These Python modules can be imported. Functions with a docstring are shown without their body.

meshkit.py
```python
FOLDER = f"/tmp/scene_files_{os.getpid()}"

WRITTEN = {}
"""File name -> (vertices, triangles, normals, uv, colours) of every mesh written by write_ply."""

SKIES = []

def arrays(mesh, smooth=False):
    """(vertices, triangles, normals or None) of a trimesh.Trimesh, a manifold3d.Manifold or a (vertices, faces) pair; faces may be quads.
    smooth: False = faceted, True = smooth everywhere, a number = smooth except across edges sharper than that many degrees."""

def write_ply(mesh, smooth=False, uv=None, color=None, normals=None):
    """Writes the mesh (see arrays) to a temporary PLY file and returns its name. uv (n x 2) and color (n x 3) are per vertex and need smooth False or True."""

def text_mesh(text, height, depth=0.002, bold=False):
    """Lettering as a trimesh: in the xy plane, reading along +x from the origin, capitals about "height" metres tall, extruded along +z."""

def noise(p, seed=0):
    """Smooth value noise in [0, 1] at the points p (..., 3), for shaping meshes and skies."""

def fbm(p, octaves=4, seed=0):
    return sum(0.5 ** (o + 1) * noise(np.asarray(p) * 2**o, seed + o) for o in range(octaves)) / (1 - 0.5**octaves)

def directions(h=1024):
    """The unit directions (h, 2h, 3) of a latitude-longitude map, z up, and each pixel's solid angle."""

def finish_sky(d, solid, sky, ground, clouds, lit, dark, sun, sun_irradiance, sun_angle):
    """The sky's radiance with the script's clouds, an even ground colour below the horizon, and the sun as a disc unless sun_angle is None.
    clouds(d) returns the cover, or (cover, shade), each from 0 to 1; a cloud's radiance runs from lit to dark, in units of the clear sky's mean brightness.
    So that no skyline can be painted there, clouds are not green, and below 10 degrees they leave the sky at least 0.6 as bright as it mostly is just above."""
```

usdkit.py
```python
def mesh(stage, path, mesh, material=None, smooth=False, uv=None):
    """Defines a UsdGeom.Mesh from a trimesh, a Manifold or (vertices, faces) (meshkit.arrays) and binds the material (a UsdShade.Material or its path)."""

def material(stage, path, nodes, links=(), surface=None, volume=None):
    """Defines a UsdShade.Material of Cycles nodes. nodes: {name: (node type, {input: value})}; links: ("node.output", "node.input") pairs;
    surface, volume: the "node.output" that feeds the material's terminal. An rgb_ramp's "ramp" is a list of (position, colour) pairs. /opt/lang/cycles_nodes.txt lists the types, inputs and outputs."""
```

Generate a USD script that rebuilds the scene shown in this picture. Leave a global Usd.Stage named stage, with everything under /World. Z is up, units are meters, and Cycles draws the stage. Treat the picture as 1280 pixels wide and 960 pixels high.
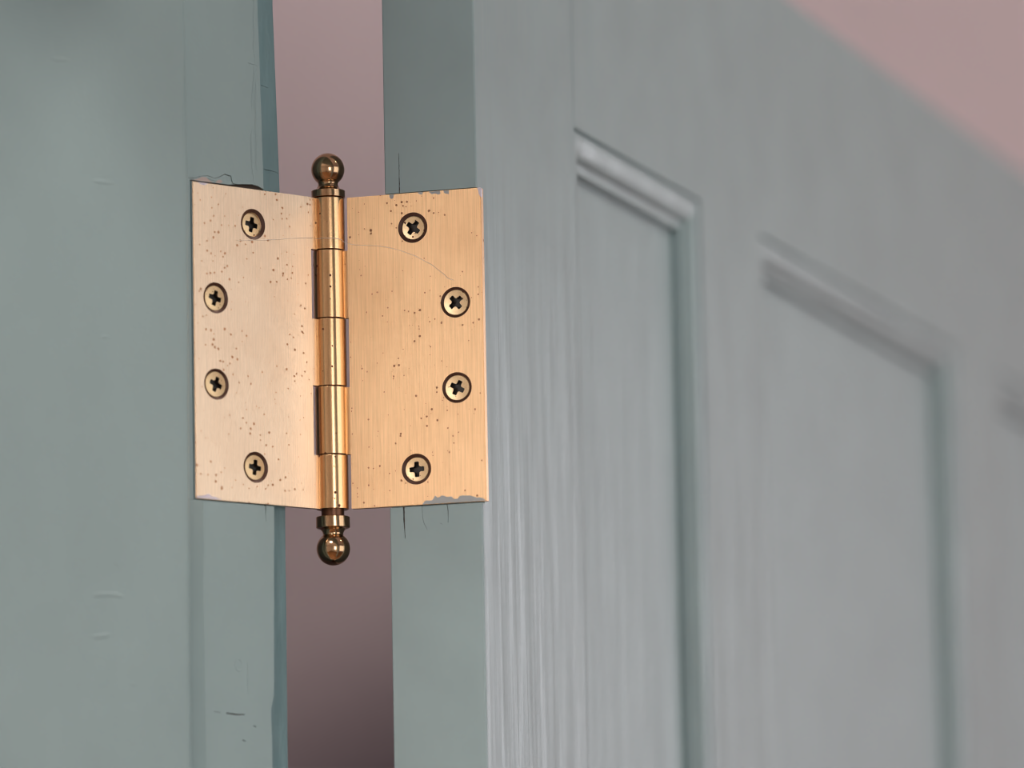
import math, random
import numpy as np, trimesh, manifold3d as mf, usdkit
from manifold3d import Manifold, CrossSection
from shapely.geometry import Polygon, LineString, box as sbox
from shapely.ops import unary_union
from pxr import Usd, UsdGeom, UsdLux, UsdShade, Gf, Sdf, Vt

random.seed(7); np.random.seed(7)
stage = Usd.Stage.CreateInMemory()
UsdGeom.SetStageUpAxis(stage, 'Z'); UsdGeom.SetStageMetersPerUnit(stage, 1.0)
UsdGeom.Xform.Define(stage, '/World')

# ------------------------------------------------------------------ camera, light, exposure
# World frame: the hinge pin is the vertical line x=0, y=0; the doorway runs along +x, the pink room lies at +y.
HZ = 1.85                                   # height of the hinge centre above the floor
CAM = np.array([1.4121, -1.1715, -0.2782]) + [0, 0, HZ]
CF = np.array([-0.7411, 0.6558, 0.1442]); CR = np.array([0.6605, 0.7506, -0.0191]); CU = np.array([0.1207, -0.0811, 0.9894])
cam = UsdGeom.Camera.Define(stage, '/World/camera')
m = np.eye(4); m[0, :3] = CR; m[1, :3] = CU; m[2, :3] = -CF; m[3, :3] = CAM
cam.AddTransformOp().Set(Gf.Matrix4d(m.tolist()))
cam.CreateHorizontalApertureAttr(36.0); cam.CreateVerticalApertureAttr(27.0)
cam.CreateFocalLengthAttr(36.0 * 7172.16 / 1280)
cam.CreateFStopAttr(6.0); cam.CreateFocusDistanceAttr(1.853)
cam.CreateExposureAttr(0.0)
cam.CreateClippingRangeAttr((0.05, 100.0))

# rooms (metres)
CEIL = 3.00
PX0, PX1, PY0, PY1 = -0.60, 3.3, -0.027, 3.9        # pink room
FX0, FX1, FY0, FY1 = -2.4, 3.3, -4.2, -0.20         # front room, where the camera stands
# windows: (name, wall plane axis, plane position, outward sign, a0, a1, z0, z1, colour, radiance)
WINDOWS = [
    ('window_1', 'x', PX1, 1, 0.20, 3.40, 0.60, 2.70, (1.00, 0.98, 0.95), 1.95),    # pink room, right wall
    ('window_2', 'y', PY1, 1, -0.52, 0.35, 1.00, 2.52, (0.98, 0.94, 1.00), 5.2),   # pink room, far wall beyond the open door
    ('window_3', 'y', FY0, -1, -1.90, 0.30, 0.90, 2.35, (1.00, 0.95, 0.93), 13.5),  # front room, far wall behind the camera
    ('window_4', 'x', FX0, -1, -3.20, -1.40, 0.90, 2.30, (0.94, 0.97, 1.00), 4.5), # front room, left wall
    ('window_5', 'x', FX1, 1, -2.30, -1.15, 0.90, 2.40, (1.00, 0.98, 0.96), 6.0), # front room, right wall
]

def rect_light(name, center, xdir, normal, w, h, color, radiance):
    """A RectLight that shines along normal."""
    L = UsdLux.RectLight.Define(stage, '/World/' + name)
    z = -np.asarray(normal, float); x = np.asarray(xdir, float); y = np.cross(z, x)
    mm = np.eye(4); mm[0, :3] = x; mm[1, :3] = y; mm[2, :3] = z; mm[3, :3] = center
    L.AddTransformOp().Set(Gf.Matrix4d(mm.tolist()))
    L.CreateWidthAttr(w); L.CreateHeightAttr(h)
    L.CreateColorAttr(Gf.Vec3f(*color)); L.CreateIntensityAttr(radiance)
    return L

for (nm, ax, pos, sg, a0, a1, z0, z1, col, rad) in WINDOWS:
    c = (a0 + a1) / 2; off = pos + sg * 0.16
    cen = (off, c, (z0 + z1) / 2) if ax == 'x' else (c, off, (z0 + z1) / 2)
    nrm = (-sg, 0, 0) if ax == 'x' else (0, -sg, 0)
    xd = (0, 1, 0) if ax == 'x' else (1, 0, 0)
    rect_light('daylight_' + nm[-1], cen, xd, nrm, a1 - a0 + .04, z1 - z0 + .04, col, rad)

# a flush ceiling lamp in the front room, just inside the doorway; the second is added to light the pink wall
LAMPS = [(np.array([0.75, -1.15, CEIL]), 28.0, 'round opal glass lamp on the ceiling in front of the doorway'), (np.array([0.86, 0.84, CEIL]), 23.5, 'round opal glass lamp added on the pink room ceiling to light the wall and door')]
LAMP_R, LAMP_COL = 0.27, (1.0, 0.90, 0.81)

# ------------------------------------------------------------------ helpers
USED = {}
def obj(name, mesh, mat, parent='/World', smooth=30, label=None, cat=None, group=None, kind=None):
    key = (parent, name); n = USED.get(key, 0); USED[key] = n + 1
    path = f'{parent}/{name}' + (f'_{n:03d}' if n else '')
    p = usdkit.mesh(stage, path, mesh, '/World/Looks/' + mat, smooth).GetPrim()
    tag(p, label, cat, group, kind); return path
def thing(name, label, cat, kind=None, group=None):
    key = ('/World', name); n = USED.get(key, 0); USED[key] = n + 1
    path = f'/World/{name}' + (f'_{n:03d}' if n else '')
    tag(UsdGeom.Xform.Define(stage, path).GetPrim(), label, cat, group, kind); return path
def tag(p, label=None, cat=None, group=None, kind=None):
    for k, v in (('label', label), ('category', cat), ('group', group), ('kind', kind)):
        if v: p.SetCustomDataByKey(k, v)

def tri(M):
    """Manifold (or trimesh) to trimesh."""
    if isinstance(M, trimesh.Trimesh): return M
    q = M.to_mesh(); return trimesh.Trimesh(np.array(q.vert_properties[:, :3], float), np.array(q.tri_verts), process=False)
def frame(M, a, b, n, o=(0, 0, 0)):
    """Places a mesh whose local axes are (a, b, n) at o."""
    t = tri(M).copy(); v = t.vertices
    t.vertices = v[:, :1] * np.asarray(a, float) + v[:, 1:2] * np.asarray(b, float) + v[:, 2:] * np.asarray(n, float) + np.asarray(o, float)
    if np.dot(np.cross(a, b), n) < 0: t.invert()
    return t
def bx(x0, x1, y0, y1, z0, z1):
    return Manifold.cube((x1 - x0, y1 - y0, z1 - z0)).translate((x0, y0, z0))
def cross(poly):
    polys = poly.geoms if hasattr(poly, 'geoms') else [poly]
    rings = []
    for p in polys:
        rings.append(np.array(p.exterior.coords)[:-1])
        rings += [np.array(r.coords)[:-1] for r in p.interiors]
    return CrossSection(rings, mf.FillRule.EvenOdd)
def prism(poly, t0, t1):
    return Manifold.extrude(cross(poly), t1 - t0).translate((0, 0, t0))
def rrect(x0, y0, x1, y1, r):
    return sbox(x0, y0, x1, y1).buffer(-r).buffer(r, quad_segs=6)
def lathe(profile, n=64, o=(0, 0, 0)):
    t = trimesh.creation.revolve(np.array(profile, float), sections=n); t.apply_translation(o); return t
def tube(points, r, sides=6):
    p = np.asarray(points, float); rr = np.broadcast_to(r, len(p)).astype(float)
    d = np.gradient(p, axis=0); d /= np.linalg.norm(d, axis=1, keepdims=True)
    ref = np.array([.31, .52, .79]); a = np.cross(d, ref); a /= np.linalg.norm(a, axis=1, keepdims=True); b = np.cross(d, a)
    ang = np.arange(sides) * 2 * np.pi / sides
    v = p[:, None] + rr[:, None, None] * (np.cos(ang)[None, :, None] * a[:, None] + np.sin(ang)[None, :, None] * b[:, None])
    f = []
    for i in range(len(p) - 1):
        for j in range(sides):
            k = (j + 1) % sides
            f += [(i*sides+j, i*sides+k, (i+1)*sides+k), (i*sides+j, (i+1)*sides+k, (i+1)*sides+j)]
    for j in range(1, sides - 1):
        f.append((0, j + 1, j)); e = (len(p) - 1) * sides; f.append((e, e + j, e + j + 1))
    return trimesh.Trimesh(v.reshape(-1, 3), f, process=False)
def wiggle(pts, amp, step, seed):
    """A polyline resampled every step with seeded sideways jitter."""
    rng = np.random.default_rng(seed); l = LineString(pts); n = max(2, int(l.length / step)); out = []
    for i in range(n + 1):
        q = l.interpolate(i / n, normalized=True); e = 0 if i in (0, n) else amp
        out.append((q.x + rng.uniform(-e, e), q.y + rng.uniform(-e, e)))
    return out
def crack(pts, w0, w1=None, seed=1, amp=.12, step=1.2):
    """A tapering crack polygon (millimetres) along a polyline."""
    q = np.array(wiggle(pts, amp, step, seed)); w1 = w0 if w1 is None else w1
    d = np.gradient(q, axis=0); d /= np.linalg.norm(d, axis=1, keepdims=True) + 1e-9
    n = np.stack([-d[:, 1], d[:, 0]], 1); rng = np.random.default_rng(seed + 50)
    w = np.linspace(w0, w1, len(q))[:, None] * rng.uniform(.6, 1.25, (len(q), 1)) / 2
    return Polygon(np.vstack([q + n * w, (q - n * w)[::-1]])).buffer(0)

# ------------------------------------------------------------------ materials
LOOKS = {}
def mat(name, nodes, links, surface='p.BSDF'):
    usdkit.material(stage, '/World/Looks/' + name, nodes, links, surface=surface)
UsdGeom.Scope.Define(stage, '/World/Looks')

def paint(name, base, rough=.34, spec=.5, low=45., lowd=.0012, fine=900., find=.00005, stretch=(1, 1, .35), vary=.10):
    b0 = [c * (1 - vary) for c in base]; b1 = [min(1, c * (1 + vary)) for c in base]
    mat(name, {
        'g': ('geometry', {}),
        'mp': ('mapping', {'scale': stretch}),
        'n1': ('noise_texture', {'scale': low, 'detail': 3, 'roughness': .55}),
        'n2': ('noise_texture', {'scale': fine, 'detail': 2}),
        'nc': ('noise_texture', {'scale': low * .5, 'detail': 4, 'roughness': .6}),
        'cr': ('rgb_ramp', {'ramp': [(.3, b0), (.7, b1)]}),
        'b1': ('bump', {'strength': 1.0, 'distance': lowd}),
        'b2': ('bump', {'strength': 1.0, 'distance': find}),
        'p': ('principled_bsdf', {'roughness': rough, 'specular_ior_level': spec}),
    }, [('g.position', 'mp.vector'), ('mp.vector', 'n1.vector'), ('mp.vector', 'nc.vector'), ('g.position', 'n2.vector'),
        ('nc.fac', 'cr.fac'), ('cr.color', 'p.base_color'), ('n1.fac', 'b1.height'), ('n2.fac', 'b2.height'),
        ('b1.normal', 'b2.normal'), ('b2.normal', 'p.normal')])
SAGE = (.258, .346, .364)
paint('jamb_paint', SAGE, .42, low=34., lowd=.0007, stretch=(1, 1, .6), vary=.04)
paint('casing_shaded_paint', (.145, .245, .27), .40, low=120., lowd=.0010, stretch=(1, 1, .35), vary=.10)  # deeper teal than SAGE: the set-back edge's shade put into the colour
# door: the same paint, brushed on vertically
for nm_, rg_, k_ in (('door_paint', .27, 1.), ('panel_paint', .33, .5)):
    mat(nm_, {
        'g': ('geometry', {}),
        'dw': ('vector_math', {'math_type': 'dot_product', 'vector2': (-.5087, .8609, 0)}),
        'sx': ('separate_xyz', {}),
        'cx': ('combine_xyz', {}),
        'mp': ('mapping', {'scale': (1, 1, .02)}),
        'mq': ('mapping', {'scale': (1, 1, .10)}),
        'n1': ('noise_texture', {'scale': 420., 'detail': 4, 'roughness': .62}),
        'n2': ('noise_texture', {'scale': 62., 'detail': 2, 'roughness': .5}),
        'nc': ('noise_texture', {'scale': 30., 'detail': 3}),
        'cr': ('rgb_ramp', {'ramp': [(.3, [c * .95 for c in SAGE]), (.7, [c * 1.05 for c in SAGE])]}),
        'b1': ('bump', {'strength': 1.0, 'distance': .00010 * k_}),
        'b2': ('bump', {'strength': 1.0, 'distance': .0007}),
        'p': ('principled_bsdf', {'roughness': rg_, 'specular_ior_level': .6}),
    }, [('g.position', 'dw.vector1'), ('g.position', 'sx.vector'), ('dw.value', 'cx.x'), ('sx.z', 'cx.z'), ('cx.vector', 'mp.vector'), ('cx.vector', 'mq.vector'), ('mp.vector', 'n1.vector'), ('mq.vector', 'n2.vector'), ('g.position', 'nc.vector'),
        ('nc.fac', 'cr.fac'), ('cr.color', 'p.base_color'), ('n1.fac', 'b1.height'), ('n2.fac', 'b2.height'), ('b1.normal', 'b2.normal'), ('b2.normal', 'p.normal')])

def simple(name, color, rough=.6, metallic=0., spec=.5):
    mat(name, {'p': ('principled_bsdf', {'base_color': color, 'roughness': rough, 'metallic': metallic, 'specular_ior_level': spec})}, [])
def plaster(name, color, rough=.8):
    mat(name, {'g': ('geometry', {}), 'n': ('noise_texture', {'scale': 8., 'detail': 4}),
               'cr': ('rgb_ramp', {'ramp': [(.3, [c * .97 for c in color]), (.7, [c * 1.03 for c in color])]}),
               'n2': ('noise_texture', {'scale': 260., 'detail': 3}), 'b': ('bump', {'strength': 1., 'distance': .0003}),
               'p': ('principled_bsdf', {'roughness': rough, 'specular_ior_level': .3})},
        [('g.position', 'n.vector'), ('g.position', 'n2.vector'), ('n.fac', 'cr.fac'), ('cr.color', 'p.base_color'), ('n2.fac', 'b.height'), ('b.normal', 'p.normal')])
plaster('pink_plaster', (.59, .495, .525))
plaster('cream_plaster', (.79, .75, .71))
plaster('ceiling_plaster', (.84, .80, .78))
simple('bare_wood', (.035, .022, .015), .8)
simple('primer', (.42, .34, .32), .6)
simple('flake_paint', (.34, .36, .37), .35)
simple('lilac_flake', (.62, .57, .66), .3)
simple('hair', (.85, .78, .68), .4)
simple('white_paint', (.75, .74, .70), .4)
mat('floor_wood', {'g': ('geometry', {}), 'mp': ('mapping', {'scale': (1, 12, 1)}), 'n': ('noise_texture', {'scale': 3., 'detail': 4}),
                   'cr': ('rgb_ramp', {'ramp': [(.3, (.22, .11, .05)), (.7, (.36, .20, .10))]}), 'p': ('principled_bsdf', {'roughness': .4})},
    [('g.position', 'mp.vector'), ('mp.vector', 'n.vector'), ('n.fac', 'cr.fac'), ('cr.color', 'p.base_color')])
mat('pane_glass', {'t': ('transparent_bsdf', {}), 'gl': ('glossy_bsdf', {'roughness': .0, 'color': (1, 1, 1)}), 'f': ('fresnel', {'IOR': 1.5}), 'mx': ('mix_closure', {})},
    [('f.fac', 'mx.fac'), ('t.BSDF', 'mx.closure1'), ('gl.BSDF', 'mx.closure2')], surface='mx.closure')

def brass(name, base, rough, spot_scale=430., spot=.0, cluster=.46, brush=(1, 1, .03), brushd=.0000006, tarnish=(.50, .24, .10), tar=.25, speck=(.15, .055, .028), fade=1.):
    """Lacquered brass with rust-brown specks; spot is the speck radius in cells."""
    mat(name, {
        'g': ('geometry', {}),
        'v': ('voronoi_texture', {'scale': spot_scale, 'randomness': 1.}),
        'vw': ('noise_texture', {'scale': 2600., 'detail': 2}),
        'vd': ('math', {'math_type': 'multiply_add', 'value2': .16, 'value3': -.08}),
        'va': ('math', {'math_type': 'add'}),
        'sc': ('separate_color', {'color_type': 'rgb'}),
        'cn': ('noise_texture', {'scale': 55., 'detail': 2}),
        'rad': ('math', {'math_type': 'multiply', 'value2': spot}),                  # radius grows with the cell's random value ...
        'pw': ('math', {'math_type': 'power', 'value2': 1.7}),
        'rc': ('map_range', {'from_min': cluster - .12, 'from_max': cluster + .16, 'to_min': .25, 'to_max': 1.0, 'clamp': True}),
        'rad2': ('math', {'math_type': 'multiply'}),                                 # ... and in clusters
        'lt': ('math', {'math_type': 'subtract'}),
        'sm': ('map_range', {'from_min': 0., 'from_max': .05, 'to_min': 0., 'to_max': fade, 'clamp': True}),
        'cl': ('noise_texture', {'scale': 28., 'detail': 5, 'roughness': .65}),
        'ct': ('map_range', {'from_min': .42, 'from_max': .8, 'to_min': 0., 'to_max': tar, 'clamp': True}),
        'm1': ('mix_color', {'a': base, 'b': tarnish}),
        'm2': ('mix_color', {'b': speck}),
        'mb': ('mapping', {'scale': brush}),
        'nb': ('noise_texture', {'scale': 2200., 'detail': 3}),
        'rr': ('map_range', {'from_min': .3, 'from_max': .7, 'to_min': rough * .95, 'to_max': rough * 1.06, 'clamp': True}),
        'r2': ('mix_float', {'b': .6}),
        'me': ('math', {'math_type': 'multiply_add', 'value2': -.55, 'value3': 1.}),
        'bp': ('bump', {'strength': 1., 'distance': brushd}),
        'p': ('principled_bsdf', {'specular_ior_level': .5}),
    }, [('g.position', 'v.vector'), ('g.position', 'vw.vector'), ('vw.fac', 'vd.value1'), ('v.distance', 'va.value1'), ('vd.value', 'va.value2'),
        ('v.color', 'sc.color'), ('sc.r', 'pw.value1'), ('pw.value', 'rad.value1'), ('g.position', 'cn.vector'), ('cn.fac', 'rc.value'),
        ('rad.value', 'rad2.value1'), ('rc.result', 'rad2.value2'), ('rad2.value', 'lt.value1'), ('va.value', 'lt.value2'), ('lt.value', 'sm.value'),
        ('g.position', 'cl.vector'), ('cl.fac', 'ct.value'), ('ct.result', 'm1.fac'), ('m1.result', 'm2.a'), ('sm.result', 'm2.fac'), ('m2.result', 'p.base_color'),
        ('g.position', 'mb.vector'), ('mb.vector', 'nb.vector'), ('nb.fac', 'bp.height'), ('bp.normal', 'p.normal'), ('nb.fac', 'rr.value'),
        ('rr.result', 'r2.a'), ('sm.result', 'r2.fac'), ('r2.result', 'p.roughness'), ('sm.result', 'me.value1'), ('me.value', 'p.metallic')])
brass('leaf_brass', (.95, .74, .55), .30, spot_scale=620., spot=.34, speck=(.36, .14, .05), fade=.8)
brass('leaf_brass_ruddy', (.98, .66, .38), .30, spot_scale=640., spot=.35, speck=(.20, .075, .035), fade=.85, cluster=.40)
brass('knuckle_brass', (.88, .57, .31), .18, spot=.36, brush=(1, 1, 1), brushd=.000003)
brass('finial_brass', (.58, .385, .23), .13, spot=.0, brush=(1, 1, 1), brushd=.000003, tarnish=(.25, .13, .07), tar=.5)
brass('screw_brass', (.80, .60, .36), .36, spot_scale=900., spot=.40, brush=(1, 1, 1))
simple('tarnished_brass', (.16, .075, .045), .35, .8)
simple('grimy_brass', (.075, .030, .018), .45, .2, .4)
simple('slot_dark', (.020, .014, .010), .45)  # near-black lining of the screw recesses
simple('slot_steel', (.75, .70, .65), .25, 1.0)

# ------------------------------------------------------------------ the setting
def panel_wall(name, label, cat, ax, pos, sg, a0, a1, z0, z1, holes, mt, t=.12):
    """A wall slab from plane pos outwards (direction sg), pierced by window holes."""
    p = sbox(a0, z0, a1, z1)
    for h in holes: p = p.difference(sbox(*h))
    M = prism(p, 0, t)
    if ax == 'x': g = frame(M, (0, 1, 0), (0, 0, 1), (sg, 0, 0), (pos, 0, 0))
    else: g = frame(M, (1, 0, 0), (0, 0, 1), (0, sg, 0), (0, pos, 0))
    obj(name, g, mt, smooth=False, label=label, cat=cat, kind='structure')
W = {w[0]: (w[4], w[6], w[5], w[7]) for w in WINDOWS}
panel_wall('wall_left', 'dusky pink plaster wall behind the open door and above it', 'wall', 'x', PX0, -1, PY0 - .17, PY1, 0, CEIL, [], 'pink_plaster')
panel_wall('wall_right', 'pink plaster wall on the right side of the room beyond the doorway', 'wall', 'x', PX1, 1, PY0 - .17, PY1 + .12, 0, CEIL, [W['window_1']], 'pink_plaster')
panel_wall('wall_back', 'pink plaster wall at the far end of the room beyond the doorway', 'wall', 'y', PY1, 1, PX0 - .12, PX1, 0, CEIL, [W['window_2']], 'pink_plaster')
panel_wall('wall_near', 'cream plaster wall behind the camera with a broad window', 'wall', 'y', FY0, -1, FX0 - .12, FX1 + .12, 0, CEIL, [W['window_3']], 'cream_plaster')
panel_wall('wall_near_left', 'cream plaster wall left of the camera with a window', 'wall', 'x', FX0, -1, FY0, FY1, 0, CEIL, [W['window_4']], 'cream_plaster')
panel_wall('wall_near_right', 'cream plaster wall with a tall window right of the camera', 'wall', 'x', FX1, 1, FY0, FY1, 0, CEIL, [W['window_5']], 'cream_plaster')
DT = HZ + .1902 + .003                       # underside of the doorway's head
DW = 1.003
hole = [(-.03, -.01, DW + .03, DT + .03)]
panel_wall('wall_middle', 'pink face of the wall around the doorway', 'wall', 'y', -.027, -1, PX0, PX1, 0, CEIL, hole, 'pink_plaster', .09)
panel_wall('wall_front', 'cream face of the wall around the doorway', 'wall', 'y', -.117, -1, FX0, FX1, 0, CEIL, hole, 'cream_plaster', .083)
obj('floor', tri(bx(FX0 - .12, FX1 + .12, FY0 - .12, PY1 + .12, -.05, 0)), 'floor_wood', smooth=False, label='brown wooden floor running through the doorway', cat='floor', kind='structure')
obj('ceiling', tri(bx(FX0 - .12, FX1 + .12, FY0 - .12, PY1 + .12, CEIL, CEIL + .1)), 'ceiling_plaster', smooth=False, label='pale plaster ceiling over both rooms', cat='ceiling', kind='structure')
WL = {'window_1': 'white framed window in the right wall of the pink room', 'window_2': 'white framed window in the far pink wall beyond the open door',
      'window_3': 'broad white framed window in the wall behind the camera', 'window_4': 'white framed window in the cream wall left of the camera', 'window_5': 'tall white framed window in the cream wall right of the camera'}
for (nm, ax, pos, sg, a0, a1, z0, z1, col, rad) in WINDOWS:
    r = thing(nm, WL[nm], 'window', 'structure')
    def put(M, name, mt, sm=False):
        g = frame(M, (0, 1, 0), (0, 0, 1), (sg, 0, 0), (pos, 0, 0)) if ax == 'x' else frame(M, (1, 0, 0), (0, 0, 1), (0, sg, 0), (0, pos, 0))
        obj(name, g, mt, r, smooth=sm)
    fr = sbox(a0, z0, a1, z1).difference(sbox(a0 + .05, z0 + .05, a1 - .05, z1 - .05))
    put(prism(fr, .03, .09), 'window_frame', 'white_paint')
    n = 2 if a1 - a0 < 2 else 3
    cw = (a1 - a0 - .1) / n; zm = (z0 + z1) / 2
    for i in range(1, n): put(bx(a0 + .05 + i * cw - .015, a0 + .05 + i * cw + .015, z0 + .05, z1 - .05, .045, .08), 'mullion', 'white_paint')
    for i in range(n):
        l, h = a0 + .05 + i * cw + .015 * (i > 0), a0 + .05 + (i + 1) * cw - .015 * (i < n - 1)
        put(bx(l, h, zm - .012, zm + .012, .05, .078), 'glazing_bar', 'white_paint')
        for q0, q1 in ((z0 + .05, zm - .012), (zm + .012, z1 - .05)): put(bx(l, h, q0, q1, .062, .066), 'pane', 'pane_glass')

simple('chrome', (.7, .68, .66), .2, 1.0)
for i, (LP, LL, lab) in enumerate(LAMPS):
    mat(f'opal_glow_{i}', {'p': ('principled_bsdf', {'base_color': (.9, .88, .84), 'roughness': .3, 'emission_color': LAMP_COL, 'emission_strength': LL})}, [])
    lamp = thing('ceiling_lamp', lab, 'ceiling lamp', group='opal ceiling lamps')
    obj('base', lathe([(0, 0), (LAMP_R + .012, 0), (LAMP_R + .012, -.03), (LAMP_R - .01, -.03), (LAMP_R - .01, -.012), (0, -.012)], 48, LP), 'chrome', lamp)
    obj('shade', lathe([((LAMP_R - .012) * math.sin(a), -.02 - .07 * math.cos(a)) for a in np.linspace(0, math.pi / 2, 12)][:-1] + [(LAMP_R - .012, -.02)], 48, LP), f'opal_glow_{i}', lamp, smooth=True, label='glowing opal glass shade')

# ------------------------------------------------------------------ door frame (jambs, stops, casings)
mm3 = lambda t: (t.apply_scale(.001), t.apply_translation((0, 0, HZ)), t)[2]
def JL(M):                                   # local (y, z, x) millimetres of the hinge jamb to world
    return mm3(frame(M, (0, 1, 0), (0, 0, 1), (1, 0, 0)))
ZB, ZT = -HZ * 1000, 193.2
frm = thing('trim_1', 'sage green painted door frame at left carrying the brass hinge', 'door frame', 'structure')
edge = wiggle([(-28.7, ZT + 0), (-28.4, 113), (-27.6, 82), (-26.9, 52), (-25.0, 20), (-24.2, -53), (-25.3, -112)], .12, 5, 3) + [(-26.4, -116)] + wiggle([(-26.5, -118), (-26.2, -137), (-26, -300), (-26, ZB)], .1, 8, 4)
edge[0] = (-28.7, ZT); edge[-1] = (-26, ZB)
jp = Polygon([(-200, ZB)] + [(-200, ZT)] + edge).buffer(0)
mort = sbox(-56.1, -51.35, -20, 51.05)
# the ragged gap in the paint above the leaf
gap_top = Polygon([(-57, 50.9), (-57, 51.25), (-52, 51.2), (-46, 51.25), (-41, 51.3), (-38, 51.7), (-35, 52.1), (-31.5, 52.4), (-29, 52.1), (-27.2, 51.4), (-26.0, 50.9)])
cr = [crack([(-61, 52.2), (-57.5, 51.7), (-55.2, 51.9), (-52.3, 52.8), (-49.5, 53.3), (-47.1, 52.7)], .16, .10, 1, .06), crack([(-47.1, 52.7), (-44.8, 53.4), (-42.8, 54.5), (-40.2, 54.1)], .10, .28, 2, .06),
      crack([(-40.2, 54.1), (-39.9, 52.4), (-39.2, 51.5)], .34, .34, 3, .04), crack([(-39.3, 51.8), (-35.7, 51.7), (-31, 51.6)], .22, .1, 4, .05), crack([(-52.3, 52.5), (-48, 52.0), (-44, 51.6)], .10, .08, 21, .05),
      crack([(-27.5, -51), (-27.7, -53.4), (-27.4, -56.4)], .42, .12, 5, .04), crack([(-44.6, -118.3), (-41, -118.6), (-37.2, -118.5)], .5, .3, 6, .05), crack([(-49.5, -118.0), (-47, -118.2)], .2, .1, 7, .05),
      crack([(-33.8, -121.8), (-32.6, -122.3)], .35, .15, 8, .03), crack([(-38.3, -126.6), (-36.9, -126.9)], .35, .2, 9, .03), crack([(-36, -102), (-35.9, -112)], .10, .06, 10, .05),
      crack([(-32.5, 92), (-28.6, 91.4)], .10, .06, 13, .1),
      crack([(-57, -51.6), (-53.5, -52.6)], .25, .1, 14, .05)]
crk = unary_union(cr)
body = prism(jp, -30, -.15) - prism(mort, -2.7, 5) - prism(gap_top.union(sbox(-56.9, -51.3, -56.3, 51)), -.8, 5) - prism(crk, -.75, 5)
obj('jamb', JL(body), 'jamb_paint', frm, smooth=20)
obj('bare_wood', JL(prism(crk.buffer(.02), -.78, -.60) + prism(gap_top.buffer(-.02), -.83, -.70)), 'bare_wood', frm, smooth=False, label='dark wood showing through cracks in the paint')
obj('primer', JL(prism(Polygon(wiggle([(-56.2, 51.35), (-54, 51.8), (-52, 52.6), (-50.2, 52.6), (-49, 51.8), (-47.5, 51.3), (-51, 51.25)], .1, .5, 31)).buffer(0).union(Polygon([(-46.6, 51.35), (-45.6, 52.3), (-44.4, 52.5), (-43.6, 51.9), (-45, 51.3)])), -.16, -.11)), 'primer', frm, smooth=False, label='pinkish primer where the top paint has chipped away')
# paint runs along the arris, blister
def flat(t, k=.30):
    t.vertices[:, 2] = -.15 + (t.vertices[:, 2] + .15) * k; return t
runs = [flat(tube([(y, z, -.15) for (y, z) in wiggle(p, .2, 3, 40 + i)], np.r_[.05, np.linspace(.55, .40, len(wiggle(p, .2, 3, 40 + i)) - 2), .05], 12)) for i, p in enumerate([[(-29.4, 130), (-29.8, 100), (-30.0, 92)], [(-29.2, 91), (-29.6, 70), (-29.6, 56)], [(-30.3, 91.5), (-29.8, 86.7), (-30.8, 82.6), (-31.2, 76.0)], [(-31.2, 70.7), (-31.6, 62.9), (-30.8, 52.5)]])]
ring = [(-39.4 + 1.35 * math.cos(a), -102.8 + 1.9 * math.sin(a), -.16) for a in np.linspace(.2, 5.6, 22)]
runs.append(flat(tube(ring, .24, 10), .4))
obj('paint_run', JL(trimesh.util.concatenate(runs)), 'jamb_paint', frm, label='raised dribbles and a blister in the paint of the jamb')
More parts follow.
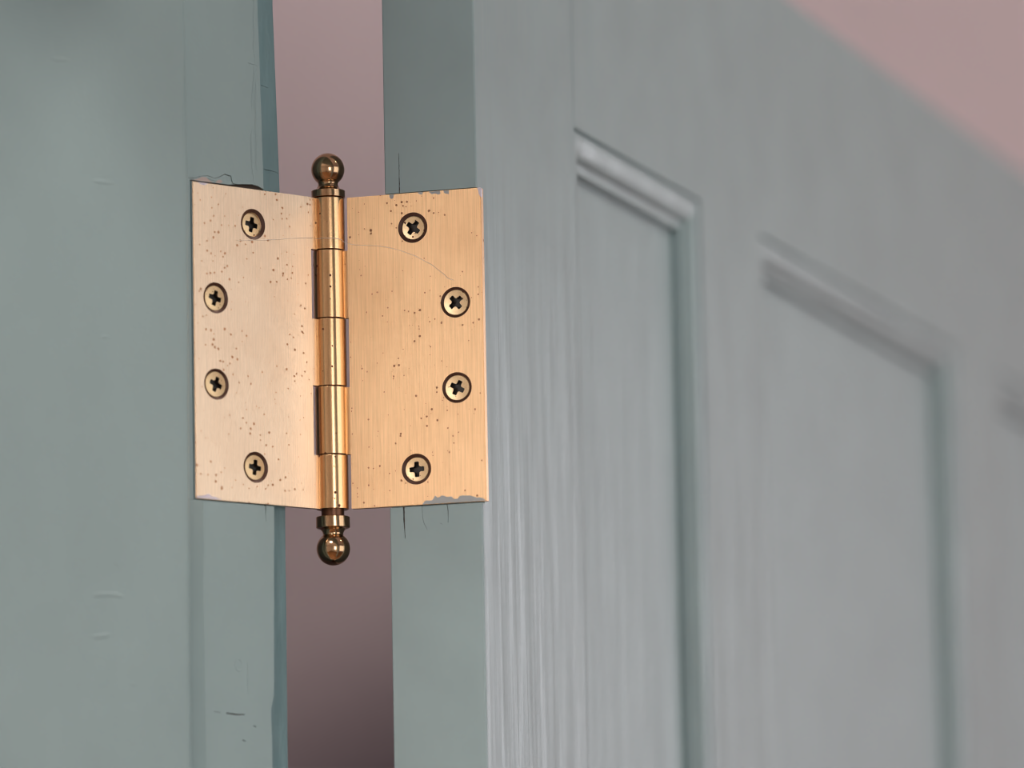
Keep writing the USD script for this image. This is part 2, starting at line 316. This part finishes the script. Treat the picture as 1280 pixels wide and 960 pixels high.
# caulk fillet in the corner between rabbet and stop, only below and above the leaf
for z0, z1, seed in ((-700, -51.6, 5),):
    w = wiggle([(-53.0, z0), (-53.0, z1)], .35, 14, seed)
    a = np.array([(y, z, -.15) for y, z in w]); b = np.array([(-62.6, z, -.15) for y, z in w]); c = np.array([(-62.6, z, 2.2) for y, z in w]); n = len(w)
    V = np.vstack([a, b, c]); Fc = []
    for i in range(n - 1):
        for (p, q) in ((0, 2), (2, 1), (1, 0)):
            Fc += [(p*n+i, q*n+i, q*n+i+1), (p*n+i, q*n+i+1, p*n+i+1)]
    t = trimesh.Trimesh(V, Fc); trimesh.repair.fix_normals(t)
    obj('caulk', JL(t), 'jamb_paint', frm)
# the stop: a strip proud of the rabbet, its arris softly uneven
sp = wiggle([(-62.6, ZT), (-62.2, 110), (-61.6, 48), (-62.0, 0), (-62.4, -56), (-62.8, -140), (-62.8, -600), (-62.8, ZB)], .12, 10, 8); sp[0] = (-62.6, ZT); sp[-1] = (-62.8, ZB)
def loft(line, prof):
    """Sweeps the closed (dy, x) profile along the wavy (y, z) line."""
    n = len(prof); V = [(y - dy, z, x) for (y, z) in line for (dy, x) in prof]; Fc = []
    for i in range(len(line) - 1):
        for j in range(n):
            k = (j + 1) % n; Fc += [(i*n+j, i*n+k, (i+1)*n+k), (i*n+j, (i+1)*n+k, (i+1)*n+j)]
    e = (len(line) - 1) * n
    for j in range(1, n - 1): Fc += [(0, j, j + 1), (e, e + j + 1, e + j)]
    t = trimesh.Trimesh(np.array(V), Fc, process=False); trimesh.repair.fix_normals(t); return t
spf = wiggle(sp, .05, 4, 77); spf[0] = sp[0]; spf[-1] = sp[-1]
stopM = loft(spf, [(0, -.15), (0, 4.2), (.12, 4.8), (.45, 5.3), (1.0, 5.65), (1.9, 5.85), (3.2, 5.9), (137.3, 5.9), (137.3, -.15)])
obj('stop', JL(stopM), 'jamb_paint', frm, smooth=50)
DENTS = [[(-102.3, -85.1), (-95.7, -84.0), (-88.6, -84.6)], [(-103.0, -97.6), (-99.0, -97.6), (-94.3, -96.4)], [(-94.1, -73.9), (-91.0, -74.3), (-90.4, -76.2)],
         [(-88.3, -111.0), (-83.8, -111.6)], [(-101.2, 45.4), (-95.9, 45.2), (-91.1, 45.5)], [(-116.7, 82.5), (-108.0, 82.5)], [(-99, -4), (-93.5, -3.6)]]
dents = []
for i, p in enumerate(DENTS):
    q = wiggle(p, .3, 2.2, 120 + i); t = tube([(y, z, 0) for y, z in q], np.r_[.1, np.full(len(q) - 2, .8), .1], 12)
    t.vertices[:, 2] = 5.88 + t.vertices[:, 2] * .22; dents.append(t)
obj('paint_run', JL(trimesh.util.concatenate(dents)), 'jamb_paint', frm, label='faint brush ridges in the paint of the stop')
# casing on the pink room side, set back from the jamb's arris
ce = wiggle([(-18.0, ZT + 55), (-17.7, 115), (-16.6, 84), (-15.8, 52), (-15.2, -52), (-15.6, -134), (-15.6, ZB)], .10, 9, 9); ce[0] = (-18.0, ZT + 55); ce[-1] = (-15.6, ZB)
ccr = unary_union([crack([(-23.4, 86.6), (-20.2, 86.0)], .22, .1, 61, .05), crack([(-22.6, 59), (-19.3, 58.8), (-16.0, 58.3)], .18, .12, 62, .05)])
cpoly = Polygon([(-26.9, ZB), (-26.9, ZT + 55)] + ce).buffer(0)
cs = prism(cpoly, -90, -5.6) + prism(Polygon([(-26.9, ZB), (-26.9, ZT + 55)] + [(y - 1.1, z) for y, z in ce]).buffer(0), -6, -5.15)
cs = cs - prism(ccr, -5.8, 0)
obj('casing', JL(cs), 'casing_shaded_paint', frm, smooth=60)
obj('bare_wood', JL(prism(ccr, -5.84, -5.7)), 'bare_wood', frm, smooth=False)
# the rest of the frame, outside the picture
mw = lambda *a: tri(bx(*a))
obj('jamb', mw(DW, DW + .03, -.2, -.027, 0, DT + .03), 'jamb_paint', frm, smooth=False)
obj('head', mw(-.03, DW, -.2, -.027, DT, DT + .03), 'jamb_paint', frm, smooth=False)
obj('stop', mw(DW - .006, DW, -.2, -.062, 0, DT), 'jamb_paint', frm, smooth=False)
obj('stop', mw(.006, DW - .006, -.2, -.062, DT - .006, DT), 'jamb_paint', frm, smooth=False)
obj('casing', mw(DW + .005, DW + .09, -.027, -.016, 0, DT + .055), 'casing_shaded_paint', frm, smooth=False)
obj('casing', mw(-.005, DW + .005, -.027, -.016, DT + .005, DT + .055), 'casing_shaded_paint', frm, smooth=False)
for a in ((-.09, -.004, 0, DT + .09), (DW + .004, DW + .09, 0, DT + .09), (-.004, DW + .004, DT + .004, DT + .09)):
    obj('casing', mw(a[0], a[1], -.218, -.2, a[2], a[3]), 'jamb_paint', frm, smooth=False)

# ------------------------------------------------------------------ the door
DRV = np.array([.8609, .5087, 0]); DDV = np.array([-.5087, .8609, 0]); UP = np.array([0, 0, 1.])
def DR(M):                                   # local (u along the thickness, w across the width, z) millimetres to world
    return mm3(frame(M, DRV, DDV, UP))
U0, U1 = 19.15, 50.63
c0, c1, c2, c3, c4, c5, c6, c7 = .5, 107.7, 260.9, 343.8, 652.7, 735.6, 888.8, 996.5
zt, z1_ = 190.2, 89.7
ZD = -HZ * 1000 + 8
zl0, zl1, zb = -1010., -800., -1640.         # lock rail and bottom rail
door = thing('door_1', 'sage green panelled door standing ajar on its brass hinge', 'door', 'structure')
def vbar(x0, x1, za, zb_, r0=.7):
    return Manifold.extrude(cross(rrect(U0, x0, U1, x1, r0)), zb_ - za).translate((0, 0, za))
# hinge stile with mortise and paint cracks in its edge (cut along w)
ecr = [crack([(24.3, 64.2), (24.3, 58), (24.25, 50)], .14, .34, 71, .05, .8), crack([(24.0, -50.5), (24.05, -56), (24.3, -61.4)], .75, .12, 72, .05), crack([(30.2, -50.5), (30.4, -55.8), (31.8, -58.9)], .14, .08, 73, .06),
       crack([(38.5, -50.5), (39.1, -53.7), (38.9, -57)], .22, .10, 74, .05), crack([(36.2, -57.0), (37.2, -57.6)], .08, .05, 75, .03)]
ecu = unary_union(ecr)
def edge_prism(poly, w0, w1):                # polygon in (u, z), extruded along w
    return Manifold.extrude(cross(poly), w1 - w0).translate((0, 0, w0)).transform(np.array([[1., 0, 0, 0], [0, 0, 1, 0], [0, 1, 0, 0]]))
def ep(poly, w0, w1):
    t = frame(Manifold.extrude(cross(poly), w1 - w0).translate((0, 0, w0)), (1, 0, 0), (0, 0, 1), (0, 1, 0))
    return Manifold(mf.Mesh(np.asarray(t.vertices, np.float32), np.asarray(t.faces, np.uint32)))
st = vbar(c0, c1, ZD, zt) - ep(sbox(10, -51.3, 60, 51.1), -5, 2.75) - ep(ecu, -5, 1.0)
obj('stile', DR(st), 'door_paint', door, smooth=40)
obj('bare_wood', DR(ep(ecu.intersection(sbox(0, -200, 100, -51.1).union(sbox(0, 51.1, 100, 200))).buffer(.02), .82, 1.02)), 'bare_wood', door, smooth=False, label='dark wood showing through cracks beside the hinge')
obj('stile', DR(vbar(c6, c7, ZD, zt)), 'door_paint', door, smooth=40)
rail = lambda a, b: bx(U0, U1 - .02, c1, c6, a, b)
obj('top_rail', DR(rail(z1_, zt)), 'door_paint', door, smooth=False)
obj('lock_rail', DR(rail(zl0, zl1)), 'door_paint', door, smooth=False)
obj('bottom_rail', DR(rail(ZD, zb)), 'door_paint', door, smooth=False)
rows = [(zl1, z1_), (zb, zl0)]
cols = [(c1, c2), (c3, c4), (c5, c6)]
for (za, zb2) in rows:
    for a, b in ((c2, c3), (c4, c5)): obj('muntin', DR(bx(U0, U1 - .02, a, b, za, zb2)), 'door_paint', door, smooth=False)
# moulding profile (distance from the opening's edge, depth below the door face)
ov = [(1.5 + 8.6 * math.sin(t), .55 + 4.2 * (1 - math.cos(t))) for t in np.linspace(0.12, 1.12, 9)]
PROF = [(0, .15), (.35, 1.5), (1.1, 1.5), (1.5, .6)] + ov + [(9.5, 4.1), (9.8, 4.3), (12.9, 4.4), (13.2, 4.7), (13.3, 7.5)]
PD = 7.3
def moulding(a, b, za, zb_, side):
    P = PROF + [(13.3, 9.0), (0, 9.0)]
    n = len(P); V = []
    for end in (0, 1):
        for (q, d) in P:
            if side == 't': V.append((U1 - d, (a + q) if end == 0 else (b - q), zb_ - q))
            if side == 'b': V.append((U1 - d, (b - q) if end == 0 else (a + q), za + q))
            if side == 'l': V.append((U1 - d, a + q, (za + q) if end == 0 else (zb_ - q)))
            if side == 'r': V.append((U1 - d, b - q, (zb_ - q) if end == 0 else (za + q)))
    Fc = []
    for i in range(n):
        j = (i + 1) % n; Fc += [(i, j, n + j), (i, n + j, n + i)]
    cap = trimesh.creation.triangulate_polygon(Polygon(P), engine='earcut') if False else None
    t = trimesh.Trimesh(np.array(V), Fc, process=False); trimesh.repair.fix_normals(t)
    return t
for (za, zb2) in rows:
    for a, b in cols:
        obj('panel', DR(bx(26, U1 - PD, a - 5, b + 5, za - 5, zb2 + 5)), 'panel_paint', door, smooth=False)
        for s in 'tblr': obj('moulding', DR(moulding(a, b, za, zb2, s)), 'door_paint', door, smooth=35)

# ------------------------------------------------------------------ the hinge
hin = thing('butt_hinge', 'brass butt hinge with ball tips and eight screws joining jamb and door', 'hinge')
KN = [(33.75, 50.8), (11.3, 33.5), (-10.85, 11.05), (-33.1, -11.1), (-50.8, -33.35)]
RK = 5.22
H = 50.8
def ring_cut(s, z, r=5.0, d=2.6):           # countersink, local (s, z, n) with the leaf face at n=0
    return Manifold.cylinder(d, r - d * .85 if r - d * .85 > .5 else .5, r).translate((s, z, -d)) + Manifold.cylinder(1, r, r).translate((s, z, 0))
def leaf(s_out, s_in, own, screws, ragged):
    """Leaf plate in local (s outwards from the pin, z, n out of the face)."""
    L = prism(rrect(s_in, -H, s_out, H, .25), -2.45, -.18) + prism(rrect(s_in + .18, -H + .18, s_out - .18, H - .18, .25), -2, 0)
    for (s, z) in screws: L = L - ring_cut(s, z)
    for (za, zb_) in own: L = L + bx(3.6, s_in + .5, za + .05, zb_ - .05, -2.35, -.35)
    return L
def star(r=2.5, w=1.6, rot=0.):
    p = unary_union([sbox(-r, -w / 2, r, w / 2), sbox(-w / 2, -r, w / 2, r)])
    p = p.buffer(.55, quad_segs=4).buffer(-.9, quad_segs=4).buffer(.35, quad_segs=4)
    from shapely import affinity
    return affinity.rotate(p, rot, origin=(0, 0))
def screw(s, z, depth, r, rot):
    """Countersunk cross-head screw: head disc with a slightly domed top and an open cross recess."""
    prof = [(0.001, -2.6), (r - 1.2, -2.6), (r - .1, -.62 - depth + .0), (r, -.35 - depth), (r - .18, -.12 - depth), (r * .5, .03 - depth), (0.001, .06 - depth)]
    hd = Manifold.revolve(CrossSection([np.array([(max(x, 0.0), y) for x, y in prof])], mf.FillRule.NonZero), 40)
    c = Manifold.extrude(cross(star(rot=rot)), 2.0, 0, 0, (1, 1)).translate((0, 0, -1.75 - depth))
    return (hd - c).translate((s, z, 0))
def slot(s, z, depth, rot):
    """Inner wall and floor of the cross recess."""
    poly = star(rot=rot); inner = poly.buffer(-.12)
    c = prism(poly, -1.85 - depth, -.13 - depth) - prism(inner, -1.7 - depth, 1)
    return c.translate((s, z, 0))
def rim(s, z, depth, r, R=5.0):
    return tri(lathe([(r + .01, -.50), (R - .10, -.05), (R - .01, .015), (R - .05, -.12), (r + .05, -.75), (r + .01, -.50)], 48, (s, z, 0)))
SL = [(31.5, 39.35, .80, 3.9, 10), (47.1, 14.0, .40, 4.1, 14), (47.2, -13.75, .30, 4.15, 20), (31.6, -39.25, .40, 4.1, 8)]
SR = [(28.8, 39.35, .40, 3.9, 52), (42.9, 14.0, .22, 4.2, 40), (42.9, -13.7, .25, 4.15, 62), (28.7, -39.25, .38, 4.0, 2)]
AL = dict(a=(0, -1, 0), b=(0, 0, 1), n=(1, 0, 0))
AR = dict(a=tuple(DRV), b=(0, 0, 1), n=tuple(-DDV))
rimR = 4.95
for (ax_, so, si, own, scr, lab) in ((AL, 55.9, 7.35, (0, 2, 4), SL, 'left leaf of the brass hinge, fixed to the jamb'), (AR, 52.1, 6.35, (1, 3), SR, 'right leaf of the brass hinge, fixed to the door edge')):
    place = lambda M: mm3(frame(M, ax_['a'], ax_['b'], ax_['n']))
    lf = obj('leaf', place(leaf(so, si, [KN[k] for k in own], [(s, z) for s, z, *_ in scr], 0)), 'leaf_brass' if ax_ is AL else 'leaf_brass_ruddy', hin, smooth=30, label=lab)
    for k in own:
        za, zb_ = KN[k]
        c = .22
        obj('knuckle', mm3(lathe([(3.0, za), (RK - c, za), (RK - .05, za + c * .4), (RK, za + c), (RK, zb_ - c), (RK - .05, zb_ - c * .4), (RK - c, zb_), (3.0, zb_), (3.0, za)], 96)), 'knuckle_brass', lf, smooth=40)
    for (s, z, d, r, rot) in scr:
        obj('screw', place(screw(s, z, d, r, rot)), 'screw_brass', lf, smooth=25)
        obj('screw_recess', place(slot(s, z, d, rot)), 'slot_dark', lf, smooth=False, label='dark cross recess of a screw')
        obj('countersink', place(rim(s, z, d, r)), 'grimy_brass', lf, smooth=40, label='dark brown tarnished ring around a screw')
    if ax_ is AR:
        fl = [[(20.8, 50.75), (22.7, 50.75), (22.2, 49.6), (21.6, 49.1), (21.1, 50.0)], [(30.7, 50.75), (32.6, 50.75), (32.0, 49.9), (30.9, 50.3)],
              [(34.5, 50.75), (38.0, 50.75), (38.6, 50.0), (38.0, 49.5), (36.6, 50.0), (35.8, 49.7), (35.0, 50.2)], [(39.4, 50.75), (41.3, 50.75), (41.3, 49.4), (40.2, 49.6), (39.6, 50.2)],
              [(30.2, -50.75), (31.9, -49.5), (33.8, -49.6), (34.9, -48.1), (35.7, -48.9), (37.6, -48.2), (38.6, -48.8), (40.3, -48.7), (41.3, -49.7), (42.4, -49.6), (43.0, -48.8), (44.6, -48.6), (46.7, -48.8), (48.3, -49.4), (50.8, -49.8), (51.9, -50.75)]]
        for i, p in enumerate(fl):
            ring = [q for q in p] + [p[0]]
            g = Polygon(wiggle(ring, .10, .35, 90 + i)[:-1]).buffer(0).intersection(sbox(0, -50.78, 52.1, 50.78))
            obj('paint_flake', place(prism(g, -.05, .045)), 'flake_paint', lf, smooth=False, label='grey paint remnant on the leaf edge')
        obj('paint_flake', place(prism(Polygon(wiggle([(50.9, 50.8), (52.2, 50.8), (52.2, 47.6), (51.5, 48.6), (51.2, 50), (50.9, 50.8)], .08, .5, 96)).buffer(0), -1.2, .05)), 'lilac_flake', lf, smooth=False, label='pale lilac paint blob on the leaf corner')
    else:
        for i, p in enumerate([[(55.8, -50.7), (55.7, -50.0), (53.5, -49.9), (51.6, -49.4), (50.7, -49.0), (49.9, -49.7), (47.5, -50.1), (45.2, -50.6)], [(54.0, 50.75), (52.5, 50.1), (51, 50.0), (49.6, 50.75)]]):
            g = Polygon(wiggle(p + [p[0]], .10, .5, 100 + i)[:-1]).buffer(0).intersection(sbox(0, -50.78, 55.9, 50.78))
            obj('paint_flake', place(prism(g, -.05, .04)), 'lilac_flake', lf, smooth=False, label='pale paint smear on the leaf edge')
# pin with its two ball tips
pin = obj('pin', mm3(lathe([(0.0, -53.4), (3.7, -53.4), (3.7, 51.2), (0.0, 51.2)], 64)), 'tarnished_brass', hin, smooth=40)
def ball(zc, r, n=26, a0=0., a1=math.pi): return [(r * math.sin(a), zc + r * math.cos(a)) for a in np.linspace(a0, a1, n)]
top = [(0, 51.0), (5.3, 51.0), (5.48, 51.15), (5.48, 53.3), (5.3, 53.5), (4.6, 53.65), (3.85, 54.2), (3.35, 55.1), (3.25, 55.7)]
bl = ball(60.5, 5.42, 30, math.pi - math.asin(3.35 / 5.42), 0.0)
top += bl; top[-1] = (0, 65.92)
bot = [(0, -53.1), (5.3, -53.1), (5.5, -53.3), (5.5, -56.5), (5.3, -56.75), (4.5, -56.9), (3.75, -57.5), (3.35, -58.3), (3.3, -58.9)]
bl = ball(-63.4, 5.45, 30, math.asin(3.4 / 5.45), math.pi)
bot += bl; bot[-1] = (0, -68.85)
obj('ball_tip', mm3(lathe(top, 96)), 'finial_brass', pin, smooth=40)
tb = lathe(bot[::-1], 96)
obj('ball_tip', mm3(tb), 'finial_brass', pin, smooth=40)

# ------------------------------------------------------------------ a hair lying across both leaves
yl = [(-38.2, 33.4), (-30, 34.3), (-23.7, 35.1), (-15, 36.4), (-7.7, 37.3)]
pts = [(.12, y, z) for y, z in yl]
tc = CAM[:2] / np.linalg.norm(CAM[:2]); a0 = math.atan2(tc[1], tc[0])
for t, z in ((-62, 37.4), (-40, 37.2), (-18, 37.1), (5, 37.1), (28, 37.0), (48, 36.8), (64, 36.2)):
    a = a0 + math.radians(t); pts.append((5.36 * math.cos(a), 5.36 * math.sin(a), z))
for u, z in [(8.2, 35.2), (12, 34.7), (16.1, 34.3), (20, 33.5), (24.3, 32.2), (29.7, 29.9), (35.1, 26.7), (39.2, 23.3), (40.5, 21.9), (42.4, 21.2)]:
    q = DRV * u - DDV * .12; pts.append((q[0], q[1], z))
P = np.array(pts)
from scipy.interpolate import make_interp_spline
tt = np.r_[0, np.cumsum(np.linalg.norm(np.diff(P, axis=0), axis=1))]
sp3 = make_interp_spline(tt, P, 1)(np.linspace(0, tt[-1], 160))
obj('hair_strand', mm3(tube(sp3, .09, 5)), 'hair', smooth=True, label='thin pale hair lying across the brass hinge below its upper screws', cat='hair')
